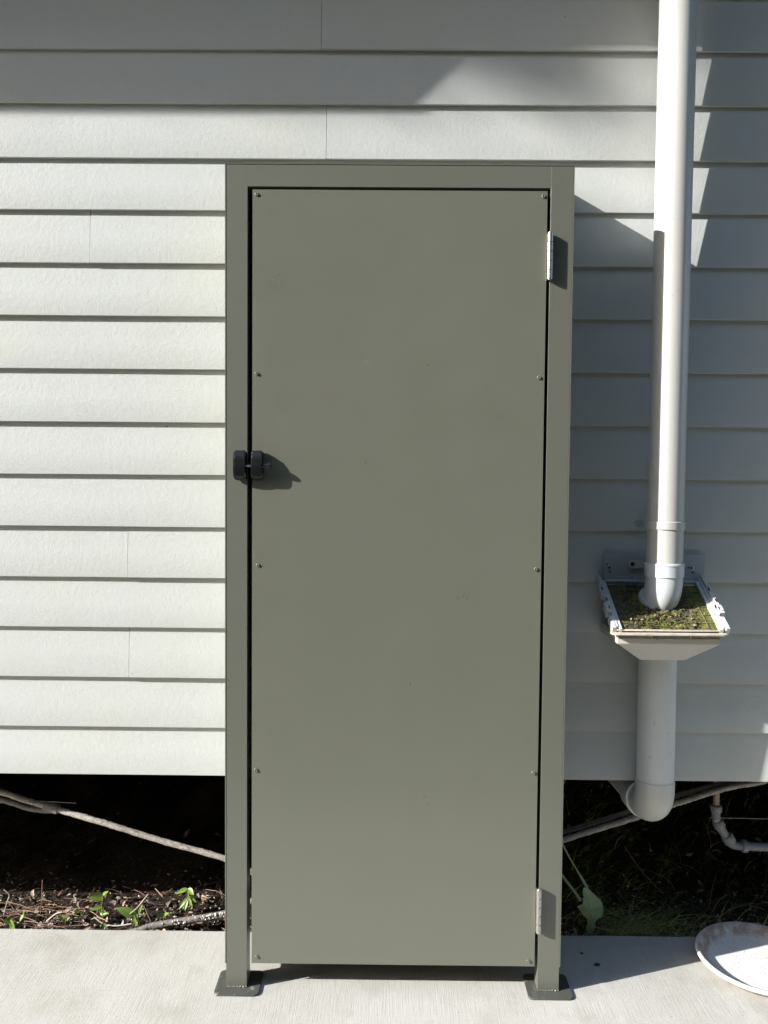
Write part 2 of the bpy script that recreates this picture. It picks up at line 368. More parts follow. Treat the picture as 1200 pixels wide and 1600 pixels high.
# ------------------------------------------------------------------ cupboard
cab = empty('metal_cupboard', (0, .1, 0))
tag(cab, 'tall olive grey metal cupboard bolted to the concrete against the house', 'cupboard')
H = 2.1163; XL, XR = -.4335, .4335; TW = .0535; TR_ = .0553
obj('post', box(XL, XL+TW, 0, .05, .006, H, .0003, 1), M_frame, cab, sharp=12)
obj('post', box(XR-TR_, XR, 0, .05, .006, H, .0003, 1), M_frame, cab, sharp=12)
obj('top_rail', box(XL+TW-.0002, XR-TR_+.0002, .00005, .05, H-.0535, H-.0001), M_frame, cab, smooth=False)
for sx in (-1, 1):
    x = sx*.4352
    bm = bmesh.new(); pr = [(-.0006, .069), (.2168, .069), (.2168, H+.0305), (-.0006, H+.0008)]
    va = [bm.verts.new((x-.0012, a, b)) for a, b in pr]; vb = [bm.verts.new((x+.0012, a, b)) for a, b in pr]
    for k in range(4): bm.faces.new((va[k], va[(k+1) % 4], vb[(k+1) % 4], vb[k]))
    bm.faces.new(va); bm.faces.new(vb[::-1]); obj('side_panel', bm, M_olive, cab, smooth=False)
bm = bmesh.new()
pr = [(-.001, H+.0012), (-.001, H+.0028), (.2168, H+.0330), (.2168, H+.0314)]
va = [bm.verts.new((-.4366, a, b)) for a, b in pr]; vb = [bm.verts.new((.4366, a, b)) for a, b in pr]
for k in range(4): bm.faces.new((va[k], va[(k+1) % 4], vb[(k+1) % 4], vb[k]))
bm.faces.new(va); bm.faces.new(vb[::-1]); obj('top_sheet', bm, M_olive, cab, smooth=False)
DX0, DX1, DZ0, DZ1 = -.3672, .3695, .0705, 2.0546
bm = bmesh.new(); nx, nz = 24, 60
for side in (0, 1):
    G = []
    for i in range(nx+1):
        row = []
        for j in range(nz+1):
            x = DX0+(DX1-DX0)*i/nx; z = DZ0+(DZ1-DZ0)*j/nz
            y = (.0012*noise.noise(Vector((x*2.2, 3, z*1.4))))-.001+.0016*side
            row.append(bm.verts.new((x, y, z)))
        G.append(row)
    for i in range(nx):
        for j in range(nz): bm.faces.new((G[i][j], G[i+1][j], G[i+1][j+1], G[i][j+1]))
    if side == 0: G0 = G
for i in range(nx):
    for j in (0, nz): bm.faces.new((G0[i][j], G0[i+1][j], G[i+1][j], G[i][j]))
for j in range(nz):
    for i in (0, nx): bm.faces.new((G0[i][j], G0[i][j+1], G[i][j+1], G[i][j]))
door = obj('door', bm, M_olive, cab)
bm = bmesh.new()
f = .03
for a in ((DX0+.004, DX0+.004+f, DZ0+.004, DZ1-.004), (DX1-.004-f, DX1-.004, DZ0+.004, DZ1-.004)): bx(bm, a[0], a[1], .0025, .032, a[2], a[3])
for z in (DZ0+.004, .57, 1.10, 1.58, DZ1-.004-f): bx(bm, DX0+.004+f+.0005, DX1-.004-f-.0005, .003, .0315, z, z+f)
bm2 = obj('door_frame', bm, M_olive, cab, smooth=False)
RV = [(-.3571, 2.0424), (.3592, 2.0421), (-.3564, 1.5971), (.3556, 1.5929), (-.3524, 1.112), (.3556, 1.1086), (-.3565, .5814), (.3578, .5825), (-.3541, .0885), (.3527, .0853)]
def rivet_mesh():
    bm = bmesh.new(); seg = 20
    prof = [(.0013, .0004), (.0018, -.0004), (.0022, -.0016), (.0034, -.0019), (.0044, -.0012), (.0047, .0)]
    rings = [[bm.verts.new((r*math.cos(2*math.pi*k/seg), y, r*math.sin(2*math.pi*k/seg))) for k in range(seg)] for r, y in prof]
    for a, b in zip(rings, rings[1:]):
        for k in range(seg): bm.faces.new((a[k], a[(k+1) % seg], b[(k+1) % seg], b[k]))
    bm.faces.new(rings[0]); return bm
mrv = Mat('rivet_paint', (.17, .18, .145), .35); M_riv = mrv.m
r0 = obj('rivet', rivet_mesh(), M_riv, cab)
for i, (x, z) in enumerate(RV):
    r = r0 if i == 0 else r0.copy()
    if i: link(r)
    r.location = (x, -.0022, z)
for zc in (1.893, .222):
    bm = bmesh.new(); L = .1155
    for k in range(5):
        z0 = zc-L/2+L/5*k; tube(bm, [(.3768, -.0085, z0+.0008), (.3768, -.0085, z0+L/5-.0008)], .0070, 20)
    tube(bm, [(.3768, -.0085, zc-L/2-.001), (.3768, -.0085, zc+L/2+.001)], .0048, 16)
    hg = obj('hinge', bm, M_steel, cab)
    bm = box(.3706, .3722, -.008, .03, zc-L/2, zc+L/2); bx(bm, .3775, .3792, -.008, .03, zc-L/2, zc+L/2)
    obj('hinge_leaf', bm, M_steel, hg, smooth=False); 
# latch: two faceted blocks, a rod and a pull knob
def block(x0, x1, dep, flip):
    bm = bmesh.new(); z0, z1 = 1.3275, 1.4035
    # profile in (y,z), chamfered towards the viewer, extruded along x
    pr = [(-.0015, z0+.001), (-dep*.30, z0), (-dep*.8, z0+.008), (-dep, z0+.022), (-dep, z0+.050), (-dep*.82, z1-.006), (-dep*.6, z1), (-.0015, z1-.001)]
    a = [bm.verts.new((x0, y, z)) for y, z in pr]; b = [bm.verts.new((x1, y, z)) for y, z in pr]
    n = len(a); fs = [bm.faces.new(a), bm.faces.new(b[::-1])]
    for k in range(n): fs.append(bm.faces.new((a[k], b[k], b[(k+1) % n], a[(k+1) % n])))
    bmesh.ops.recalc_face_normals(bm, faces=fs)
    bmesh.ops.bevel(bm, geom=list({e for f in fs for e in f.edges}), offset=.0035, segments=3, affect='EDGES')
    return bm
latch = empty('pull_latch', (-.375, -.01, 1.365)); latch.parent = None
latch.parent = cab; latch.matrix_parent_inverse = Matrix.Translation(-cab.location)
latch['label'] = 'black two part pull latch bridging the door gap'
def lp(name, bm, m):
    o = obj(name, bm, m); o.parent = latch; o.matrix_parent_inverse = Matrix.Translation(-Vector(latch.location)); return o
lp('latch_block', block(-.4115, -.3800, .0285, 0), M_black)
lp('latch_block', block(-.3672, -.3375, .0270, 1), M_black)
lp('rod', tube(bmesh.new(), [(-.385, -.0185, 1.3645), (-.36, -.0185, 1.3645)], .0028, 14), M_steel)
lp('knob', tube(bmesh.new(), [(-.340, -.019, 1.3655), (-.3345, -.019, 1.3655), (-.328, -.019, 1.3655), (-.320, -.019, 1.3655), (-.3165, -.019, 1.3655)], [.0062, .0058, .0056, .0078, .0074], 20), M_black)
bm = bmesh.new()
for x, d in ((-.3955, .0285), (-.352, .027)):
    bx(bm, x-.013, x+.013, -d-.0004, -d+.001, 1.3795-.0004, 1.3795+.0004)
lp('block_seam', bm, M_dark)
# base plates
def plate(cx, sk):
    bm = bmesh.new(); r = .011; x0, x1, y0, y1 = cx-.0575, cx+.0575, -.031, .071; pts = []
    for (ax, ay, a0) in ((x1-r, y1-r, 0), (x0+r, y1-r, 90), (x0+r, y0+r, 180), (x1-r, y0+r, 270)):
        for k in range(7): a = RAD(a0+15*k); pts.append((ax+r*math.cos(a), ay+r*math.sin(a)))
    a = [bm.verts.new((x, y, .0005)) for x, y in pts]; b = [bm.verts.new((x, y, .0055)) for x, y in pts]
    n = len(a); bm.faces.new(a[::-1]); t = bm.faces.new(b)
    for k in range(n): bm.faces.new((a[k], a[(k+1) % n], b[(k+1) % n], b[k]))
    bmesh.ops.bevel(bm, geom=list(t.edges), offset=.0008, segments=1, affect='EDGES')
    return bm
for sx, cx in ((-1, -.4035), (1, .4085)):
    pl = obj('base_plate', plate(cx, 0), M_plate, cab, sharp=40)
    a, b = (XL, XL+TW) if sx < 0 else (XR-TR_, XR)
    w_ = [(a+(b-a)*k/14, -.0012+.0006*math.sin(k*1.9), .0068+.0007*math.sin(k*2.7)) for k in range(15)]
    wb = obj('weld', tube(bmesh.new(), w_, [.0016+.0006*math.sin(k*3.3) for k in range(15)], 8), M_weld)
    wb.parent = pl; wb.matrix_parent_inverse = pl.matrix_parent_inverse.copy()
    wb.matrix_parent_inverse = Matrix.Identity(4)
    wb.location = (0, 0, 0)

# ------------------------------------------------------------------ downpipe above
PX, PY, PR = .7245, .123, .0475
dp = empty('downpipe', (PX, PY, 1.0)); tag(dp, 'long white round downpipe ending in an elbow over the mossy rain head', 'pipe')
obj('pipe', tube(bmesh.new(), [(PX+.003, PY, 3.43), (PX+.001, PY, 2.0), (PX, PY, 1.10)], PR, 64), M_pvc, dp)
def sleeve(x, y, z0, z1, r, seg=64, fil=.0015):
    return tube(bmesh.new(), [(x, y, z0), (x, y, z0+fil), (x, y, z1-fil), (x, y, z1)], [r-fil, r, r, r-fil], seg)
col = obj('collar', sleeve(PX, PY, 1.2055, 1.2275, PR+.0030), M_pvc, dp)
bm = bmesh.new(); prism(bm, [(PX-PR+.010, 1.2065)]+[(PX-PR-.004+.0105*math.cos(RAD(a)), 1.2165+.0105*math.sin(RAD(a))) for a in range(270, 89, -20)]+[(PX-PR+.010, 1.2265)], .184, .189); obj('ear', bm, M_bp, col)
o = bpy.data.objects[-1] if False else None
bm = bmesh.new(); bmesh.ops.create_uvsphere(bm, u_segments=14, v_segments=8, radius=.0045)
for v in bm.verts: v.co = Vector((PX-PR-.006, .1830, 1.2165)) + Vector((v.co.x, v.co.y*.5, v.co.z))
obj('screw', bm, M_steel, col)
cp = obj('coupling', sleeve(PX, PY, 1.078, 1.116, PR+.0040), M_fit, dp)
obj('coupling_ridge', sleeve(PX, PY, 1.109, 1.1125, PR+.0052, fil=.001), M_fit, cp)
# elbow turning out towards the viewer and a little left
d0 = Vector((0, 0, -1)); d1 = Vector((-.30, .52, -.80)).normalized()
pts = [Vector((PX, PY, 1.080))]; p = Vector((PX, PY, 1.066)); pts.append(p.copy()); N = 10
for k in range(N):
    t = (k+.5)/N; d = d0.slerp(d1, t); p = p + d*.0062; pts.append(p.copy())
pe = p.copy(); 
obj('elbow', tube(bmesh.new(), pts, PR+.001, 64), M_fit, dp)
sk = [pe-d1*.004, pe-d1*.0028, pe+d1*.021, pe+d1*.022]
bm = tube(bmesh.new(), sk, [PR+.001, PR+.0048, PR+.0048, PR+.0036], 64, cap=False)
tube(bm, [pe+d1*.022, pe+d1*.0]+[], [PR+.0005, PR+.0005], 64, cap=False)
# annulus closing the socket mouth
obj('socket', bm, M_fit, dp)
sk2 = [pe+d1*.019, pe+d1*.0215]
obj('mouth', tube(bmesh.new(), [pe+d1*.002, pe+d1*.003], PR, 40), M_dark, dp)
# strap against the back plate
bm = bmesh.new()
pts = []
for (ax, az, a0) in ((.6545, 1.1045, 90), ):
    for k in range(13): a = RAD(90+15*k); pts.append((.6585+.0125*math.cos(a), 1.1035+.0125*math.sin(a)))
pts += [(.668, 1.091), (.69, 1.0935), (.72, 1.0935), (.72, 1.1185), (.695, 1.1185), (.685, 1.1150), (.672, 1.1155)]
prism(bm, pts, .186, .192, .0008); st = obj('strap', bm, M_pvc, dp, sharp=30)
bm = tube(bmesh.new(), [(.6585, .1852, 1.1035), (.6585, .187, 1.1035)], .0058, 18); h_ = obj('strap_hole', bm, M_dark, st)

# ------------------------------------------------------------------ rain head
rh = empty('rain_head', (.71, .12, .95)); tag(rh, 'square off-white rain head with mossy sloping screen fixed to the wall', 'rain head')
bp = obj('back_plate', box(.5835, .8635, .2015, .2045, .99, 1.1305, .0012), M_bp, rh)
for x, z in ((.598, 1.0925), (.828, 1.0925)):
    bm = tube(bmesh.new(), [(x, .2015, z), (x, .2000, z), (x, .1985, z)], [.0062, .0060, .0035], 18); obj('screw', bm, M_steel, bp)
    bm = tube(bmesh.new(), [(x, .1988, z), (x, .1983, z)], [.0028, .0026], 12); obj('screw_recess', bm, M_dark, bp)
for x, z, r in ((.592, 1.101, .0022), (.600, 1.079, .0024), (.8315, 1.080, .0028), (.818, 1.0935, .002)):
    obj('drill_hole', tube(bmesh.new(), [(x, .2018, z), (x, .2010, z)], r, 10), M_dark, bp)
# slanted frame (local axes: across x, s along slope)
A = Vector((0, .19, 1.044)); B = Vector((0, .03, .949)); Sd = (B-A); SL = Sd.length; Sd.normalize(); Nn = Vector((0, -Sd.z, Sd.y)); 
if Nn.z < 0: Nn = -Nn
def P(x, s, h): return Vector((x, 0, 0)) + A + Sd*s + Nn*h
def sbox(bm, x0, x1, s0, s1, h0, h1, sh=0.0):
    vs = []
    for x in (x0, x1):
        for s in (s0, s1):
            for h in (h0, h1): vs.append(bm.verts.new(P(x + sh*(s/SL), s, h)))
    fs = [bm.faces.new([vs[i] for i in f]) for f in ((0,1,3,2),(4,6,7,5),(0,4,5,1),(2,3,7,6),(0,2,6,4),(1,5,7,3))]
    bmesh.ops.recalc_face_normals(bm, faces=fs)
    bmesh.ops.bevel(bm, geom=list({e for f in fs for e in f.edges}), offset=.0007, segments=1, affect='EDGES')
# mossy mesh screen
bm = bmesh.new(); nx, ns = 110, 80; G = []
X0_, X1_ = .585, .838
for i in range(nx+1):
    row = []
    for j in range(ns+1):
        x = X0_+(X1_-X0_)*i/nx; s = SL*j/ns
        h = .0035*noise.noise(Vector((x*40, s*40, 0))) + .0028*noise.noise(Vector((x*120, s*120, 5)))
        ed = min((x-X0_), (X1_-x))/.05
        h = h*min(1, .25+ed) + .003*max(0, math.exp(-((x-.72)/.09)**2)*math.exp(-((s-.12)/.06)**2))
        row.append(bm.verts.new(P(x, s, h)))
    G.append(row)
for i in range(nx):
    for j in range(ns): bm.faces.new((G[i][j], G[i+1][j], G[i+1][j+1], G[i][j+1]))
scr = obj('screen', bm, M_moss, rh)
rnd = random.Random(11); bm = bmesh.new(); mats_n = []
for k in range(2600):
    x = rnd.gauss(.69, .052) if rnd.random() < .75 else rnd.uniform(X0_, X1_); s = SL*(1-abs(rnd.gauss(0, .33))) if rnd.random() < .7 else rnd.uniform(0, SL)
    if not (X0_+.006 < x < X1_-.004 and .004 < s < SL-.002): continue
    c = P(x, s, .003+.003*rnd.random()); r = rnd.uniform(.0007, .0022) if rnd.random() < .9 else rnd.uniform(.003, .0065)
    rot = Matrix.Rotation(rnd.uniform(0, 6.3), 3, Vector((rnd.uniform(-1, 1), rnd.uniform(-1, 1), rnd.uniform(-1, 1))).normalized())
    vs = [bm.verts.new(c + rot @ Vector(q)*r) for q in ((1.3, 0, 0), (0, .6, .2), (-1.2, 0, .1), (0, -.6, 0))]
    fc = bm.faces.new(vs); fc.material_index = rnd.choice([0, 0, 0, 0, 1, 3, 3, 3, 4, 4, 4, 5])
MD = [plain('debris_brown', (.13, .08, .045)), plain('debris_tan', (.26, .19, .11)), plain('debris_pale', (.36, .32, .25)), plain('debris_black', (.015, .012, .01)), plain('debris_moss', (.15, .19, .025)), plain('debris_yellow', (.34, .33, .06))]
dbr = obj('debris', bm, MD, smooth=False); dbr.parent = scr; dbr['kind'] = 'stuff'
# mesh wires visible at the clean right side
M_ribm = plain('rib_mossy', (.22, .22, .10))
for s_ in (.03, .062, .094, .126, .158):
    bm = bmesh.new(); sbox(bm, .787, X1_-.001, s_-.0010, s_+.0010, .0008, .0036); wi = obj('screen_rib', bm, M_ribm, sharp=30); wi.parent = scr
for x in (.812,):
    bm = bmesh.new(); sbox(bm, x-.0007, x+.0007, .01, SL-.004, .0040, .0050); wi = obj('screen_rib', bm, M_ribm, sharp=30); wi.parent = scr
# inner frame
for a, b in ((.578, .586), (.837, .847)):
    bm = bmesh.new(); sbox(bm, a, b, -.012, SL+.006, -.010, .008); obj('inner_frame', bm, M_rail, rh, sharp=30)
bm = bmesh.new()
sbox(bm, .5865, .8365, -.016, -.003, -.004, .009); sbox(bm, .5865, .68, -.010, -.001, .009, .013)
for k in range(5): sbox(bm, .6610+.005*k, .6632+.005*k, -.030, -.004, .012, .016)
obj('back_ledge', bm, M_bp, rh, sharp=30)
# stepped side arms
def arm(sx):
    bm = bmesh.new(); x = .577 if sx < 0 else .848
    def q(a, b, s0, s1, h0, h1): sbox(bm, min(x+sx*a, x+sx*b), max(x+sx*a, x+sx*b), s0, s1, h0, h1)
    q(.000, .006, -.022, SL-.002, -.012, .010)
    q(.0062, .013, -.026, .020, -.004, .018)
    q(.0062, .017, .012, .064, -.002, .014); q(.0125, .0165, .020, .034, .0145, .017); q(.007, .0105, .044, .060, .0145, .016)
    q(.0062, .0145, .074, .112, .002, .020); q(.0062, .020, .096, .134, -.004, .017); q(.012, .0195, .106, .126, .0175, .0195)
    q(.0062, .0095, .066, .098, -.008, .0015); q(.0062, .016, .142, SL+.004, -.012, .011)
    o = obj('side_arm', bm, M_rail, rh, sharp=30)
    for s0, s1, h in ((.080, .094, .0204), (.110, .122, .0174), (.026, .040, .0144)):
        bm = bmesh.new(); a, b = sorted((x+sx*.0085, x+sx*.0122)); sbox(bm, a, b, s0, s1, h, h+.0008)
        d = obj('slot', bm, M_dark, sharp=30); d.parent = o
    return o
arm(-1); arm(1)
# front lip: two thin stained bars with a recess between
def rrect_prism(x0, x1, y0, y1, z0, z1, r):
    bm = bmesh.new(); pts = []
    for (ax, ay, a0) in ((x1-.002, y1-.002, 0), (x0+.002, y1-.002, 90), (x0+r, y0+r, 180), (x1-r, y0+r, 270)):
        rr = r if a0 >= 180 else .002
        for k in range(7): a = RAD(a0+15*k); pts.append((ax+rr*math.cos(a), ay+rr*math.sin(a)))
    a = [bm.verts.new((x, y, z0)) for x, y in pts]; b = [bm.verts.new((x, y, z1)) for x, y in pts]; n = len(a)
    bm.faces.new(a[::-1]); bm.faces.new(b)
    for k in range(n): bm.faces.new((a[k], a[(k+1) % n], b[(k+1) % n], b[k]))
    return bm
bm = rrect_prism(.5565, .8540, .006, .031, .9395, .9432, .012); obj('front_lip', bm, M_lip, rh, sharp=40)
bm = box(.572, .838, .0235, .0262, .9470, .9515, .0008); obj('lip_bar', bm, M_lip, rh)
obj('lip_gap', box(.574, .836, .0275, .0300, .9434, .9505), Mat('gap_shade', (.05, .03, .02), .9).m, rh)  # dark strip behind the bar, the gap's shade put into its colour
# hopper
bm = bmesh.new()
obj('hopper_recess', box(.574, .8430, .034, .196, .9275, .9392), M_stain, rh, smooth=False)
def lvl(x0, x1, y0, y1, z): return [bm.verts.new(p) for p in ((x0, y0, z), (x1, y0, z), (x1, y1, z), (x0, y1, z))]
bm = bmesh.new()
rg = [lvl(.5745, .8425, .0290, .2000, .9272), lvl(.5755, .8415, .0285, .2000, .9130), lvl(.6500, .7700, .0760, .1900, .8610), lvl(.6520, .7680, .0800, .1880, .8595)]
for a, b in zip(rg, rg[1:]):
    for k in range(4): bm.faces.new((a[k], a[(k+1) % 4], b[(k+1) % 4], b[k]))
bm.faces.new(rg[0][::-1]); bm.faces.new(rg[-1])
bmesh.ops.recalc_face_normals(bm, faces=bm.faces)
bmesh.ops.bevel(bm, geom=list(bm.edges), offset=.0012, segments=2, affect='EDGES')
mhp = Mat('hopper_pvc', (.60, .585, .54), .42); mhp.mix(mhp.ramp(mhp.noise(22, 6), .5, .8, 0, .5), (.48, .45, .39)); mhp.mix(mhp.ramp(mhp.vor(34), .05, .085, .8, 0), (.09, .07, .05))
obj('hopper', bm, mhp.m, rh, sharp=25)
for x in (.6645, .765, .578): obj('clip', box(x-.002, x+.002, .0275, .0335, .9275, .9394), M_stain, rh, smooth=False)

# ------------------------------------------------------------------ lower pipe
LX, LY, LR = .7235, .1555, .0502
lpz = empty('discharge_pipe', (LX, LY, .5)); tag(lpz, 'short weathered grey pipe below the rain head, ending in a swept bend', 'pipe')
obj('pipe', tube(bmesh.new(), [(LX, LY, .866), (LX+.0005, LY, .505)], LR, 64), M_pvc_old, lpz)
obj('throat', sleeve(LX, LY, .8555, .8625, LR-.001), M_dark, lpz) if False else None
el = []; d0 = Vector((0, 0, -1)); d1 = Vector((-.03, 1, .0)).normalized()
p = Vector((LX+.0005, LY, .510)); el = [p+Vector((0, 0, .002)), p.copy()]
p = p+d0*.028; el.append(p.copy())
N = 16
for k in range(N):
    t = (k+.5)/N; a = t*math.pi/2; d = (d0*math.cos(a)+d1*math.sin(a)); p = p+d*.0052; el.append(p.copy())
el.append(p+d1*.03)
obj('bend', tube(bmesh.new(), el, [LR+.0005, LR+.0022]+[LR+.0022]*(len(el)-2), 64), Mat('bend_pvc', (.60, .60, .56), .38).mix(.15, (.5, .5, .45)).m, lpz)
p2 = p+d1*.012
obj('bend_socket', tube(bmesh.new(), [p2, p2+d1*.002, p2+d1*.055, p2+d1*.057], [LR+.003, LR+.008, LR+.008, LR+.002], 48), M_pvc_old, lpz)
obj('tail_pipe', tube(bmesh.new(), [p2+d1*.05, p2+d1*.60+Vector((0, 0, -.015))], LR, 32), M_pvc_old, lpz)
# ------------------------------------------------------------------ cables under the floor
def cable(name, pts, r, mat, label, seed, group=None, jit=.10):
    sp = spline(pts, 26); rnd = random.Random(seed)
    rr = [r*(1+.10*noise.noise(Vector((i*.35, seed, 0)))) for i in range(len(sp))]
    o = obj(name, tube(bmesh.new(), sp, rr, 12, jitter=jit, seed=seed), mat, sharp=60)
    return tag(o, label, 'cable', group)
cable('cable', [(-2.1, .36, .56), (-1.6, .345, .50), (-1.1825, .33, .3835), (-1.1032, .325, .361), (-1.0242, .32, .3405), (-.8634, .30, .3062), (-.6919, .30, .2538), (-.5013, .30, .2016), (-.4211, .30, .1617),
                (-.2, .31, .118), (.05, .32, .11), (.3, .32, .175), (.5142, .32, .2604), (.738, .32, .335), (.8419, .32, .373), (1.0, .325, .422), (1.12, .33, .445), (1.4, .34, .53)], .0086, M_cable, 'thick grit-covered cable sagging beneath the boards from left to behind the cupboard and on', 1)
cable('cable', [(-2.1, .37, .50), (-1.6, .36, .455), (-1.1877, .345, .3535), (-1.108, .34, .3320), (-1.0478, .335, .3255), (-1.012, .325, .332)], .0085, M_cable2, 'thinner second cable at far left, taped to the thick cable', 2)
cable('cable', [(.50, .345, .268), (.6, .345, .300), (.738, .34, .349), (.86, .34, .392), (.97, .34, .4235), (1.06, .35, .437), (1.16, .36, .44), (1.5, .5, .45)], .0075, M_cable2, 'slim grey cable running just above the thick one, right of the white bend', 3)
tag(obj('tape_sleeve', tube(bmesh.new(), [(-1.045, .3225, .3455), (-1.02, .3205, .3395), (-1.002, .3185, .3350)], [.0135, .0145, .0138], 14, jitter=.06, seed=2), M_cable2), 'dark tape sleeve joining two cables at the far left', 'tape')
cable('ground_conduit', [(-.84, .31, -.05), (-.7632, .31, -.030), (-.718, .32, -.0193), (-.6045, .33, -.0038), (-.5047, .335, .0125), (-.4279, .34, .0464), (-.3, .38, .08), (.0, .5, .10)], .0105, M_cable2, 'dark conduit rising out of the soil at the path edge towards the cupboard', 4)
# small white marks on the conduit
rnd = random.Random(4); bm = bmesh.new()
for k in range(70):
    t = rnd.uniform(0, 1); t = .25+.75*t**.5 if False else t
    a = Vector((-.70, .321, -.016)).lerp(Vector((-.50, .336, .0135)), min(1, abs(rnd.gauss(.86, .16))) if rnd.random() < .7 else t)
    c = a+Vector((0, -.0088, .0062))+Vector((rnd.uniform(-.004, .004), rnd.uniform(-.002, .001), rnd.uniform(-.009, .004)))
    bmesh.ops.create_icosphere(bm, subdivisions=1, radius=rnd.uniform(.0012, .0034), matrix=Matrix.Translation(c))
sp_ = obj('white_marks', bm, plain('mark_white', (.66, .64, .58)))
gc = [o for o in bpy.data.objects if o.name.startswith('ground_conduit')][0]; sp_.parent = gc; sp_['kind'] = 'stuff'
# copper stub and grey waste pipe
wp = empty('waste_pipe', (1.03, .4, .28)); tag(wp, 'grey plastic waste pipe with two knuckles joining a brown stub under the boards', 'pipe')
obj('copper_stub', tube(bmesh.new(), [(.9950, .4, .56), (.9976, .4, .322)], .0100, 24), M_copper, wp)
sp = spline([(.9976, .4, .336), (.9982, .4, .300), (1.006, .4, .276), (1.022, .4, .252), (1.036, .4, .228), (1.056, .4, .213), (1.0914, .4, .2099), (1.18, .4, .2067), (1.5, .4, .200)], 8)
obj('grey_pipe', tube(bmesh.new(), sp, .0128, 24), M_gpvc, wp)
for a, b, r in (((.9976, .4, .338), (.9978, .4, .316), .0172), ((1.002, .4, .289), (1.013, .4, .266), .0172), ((1.031, .4, .243), (1.046, .4, .220), .0185), ((1.079, .4, .2103), (1.096, .4, .2097), .0195)):
    a = Vector(a); b = Vector(b); obj('joint', tube(bmesh.new(), [a, a.lerp(b, .15), a.lerp(b, .85), b], [r*.86, r, r, r*.86], 24), M_gpvc, wp)

# ------------------------------------------------------------------ pan
PC = Vector((1.0185, .1275, .0)); Rr = .1705
bm = bmesh.new()
prof = [(0, .004), (.06, .0042), (.12, .0045), (.134, .005), (.1385, .0065), (.1425, .012), (.150, .0205), (.158, .0275), (.1635, .0300), (.168, .0296), (.1703, .0265), (.1705, .0225), (.1685, .0195), (.164, .0185), (.158, .0140), (.148, .004), (.138, .0008), (0, .0008)]
rings = lathe(bm, [(max(r, .0005), z) for r, z in prof], (0, 0, 0), 120)
pan = obj('saucer', bm, M_pan, sharp=50); pan.location = PC
tag(pan, 'round white dirt-speckled saucer lying on the concrete path', 'saucer')

# pebbles on the shaded slab
def pebble(x, y, rx, ry, rz, seed, label):
    bm = bmesh.new(); bmesh.ops.create_icosphere(bm, subdivisions=3, radius=1)
    for v in bm.verts:
        k = 1+.25*noise.noise(v.co*1.7+Vector((seed, 0, 0))); v.co = Vector((v.co.x*rx*k, v.co.y*ry*k, v.co.z*rz*k+rz*.7))
    o = obj('pebble', bm, plain('pebble_dark', (.035, .032, .03))); o.location = (x, y, 0); return tag(o, label, 'pebble')
pebble(.5359, .1744, .0040, .0045, .002, 1, 'smaller dark chip on the shaded concrete, nearer the house')
pebble(.5655, .1216, .0078, .0065, .003, 5, 'larger dark pebble on the shaded concrete right of the cupboard foot')

# ------------------------------------------------------------------ weeds
def leaf_geo(bm, base, tip, width, normal, curl=.15, notch=0, mi=0, n=9):
    base = Vector(base); tip = Vector(tip); ax = tip-base; L = ax.length; ax.normalize(); nrm = Vector(normal).normalized(); sd = ax.cross(nrm).normalized(); nrm = sd.cross(ax)
    rows = []
    for i in range(n+1):
        t = i/n; wd = width*math.sin(math.pi*min(1, t**.75))*(1-.12*notch*(i % 2)); c = base+ax*L*t+nrm*(-curl*L*t*t)
        rows.append([bm.verts.new(c-sd*wd+nrm*wd*.25), bm.verts.new(c-sd*wd*.5+nrm*wd*.05), bm.verts.new(c-nrm*wd*.05), bm.verts.new(c+sd*wd*.5+nrm*wd*.05), bm.verts.new(c+sd*wd+nrm*wd*.25)])
    for a, b in zip(rows, rows[1:]):
        for k in range(4):
            try: f = bm.faces.new((a[k], a[k+1], b[k+1], b[k])); f.material_index = mi
            except ValueError: pass
def weed(loc, leaves, stems, label, mat=None, group='small green weeds along the path edge'):
    e = empty('weed', loc); tag(e, label, 'weed', group)
    bm = bmesh.new()
    for l in leaves: leaf_geo(bm, *l[:4], **(l[4] if len(l) > 4 else {}))
    obj('foliage', bm, mat or M_green, e)
    for s in stems: obj('stem', tube(bmesh.new(), spline(s, 4), .0013, 6), M_grass, e)
    return e
V = Vector
weed((-1.146, .33, -.045), [((-1.152, .335, -.020), (-1.178, .322, -.008), .009, (-.3, -.8, .5)), ((-1.155, .333, -.010), (-1.140, .318, -.046), .012, (-.6, -.7, .4)), ((-1.13, .36, -.02), (-1.122, .34, .012), .005, (-.6, -.7, .2)), ((-1.128, .36, -.01), (-1.14, .35, -.028), .006, (-.6, -.7, .2))],
     [[(-1.146, .34, -.06), (-1.15, .338, -.03), (-1.155, .333, -.008)], [(-1.125, .36, -.05), (-1.127, .36, -.02)]], 'bright yellow-green drooping weed at the far left path edge')
weed((-.90, .38, -.045), [((-.893, .385, .036), (-.930, .36, .046), .0135, (-.3, -.75, .6)), ((-.895, .385, .040), (-.875, .37, .060), .005, (-.3, -.7, .5)), ((-.895, .38, .005), (-.925, .36, .008), .008, (-.3, -.6, .7)), ((-.9, .375, -.015), (-.872, .365, -.006), .006, (-.3, -.7, .6)), ((-.96, .37, -.005), (-.975, .36, .002), .008, (-.3, -.5, .8))],
     [[(-.9, .385, -.06), (-.898, .385, .0), (-.893, .385, .04)], [(-.9, .38, -.05), (-.895, .38, .006)], [(-.955, .375, -.05), (-.957, .372, -.006)]], 'upright weed with a broad lit top leaf and a few smaller ones')
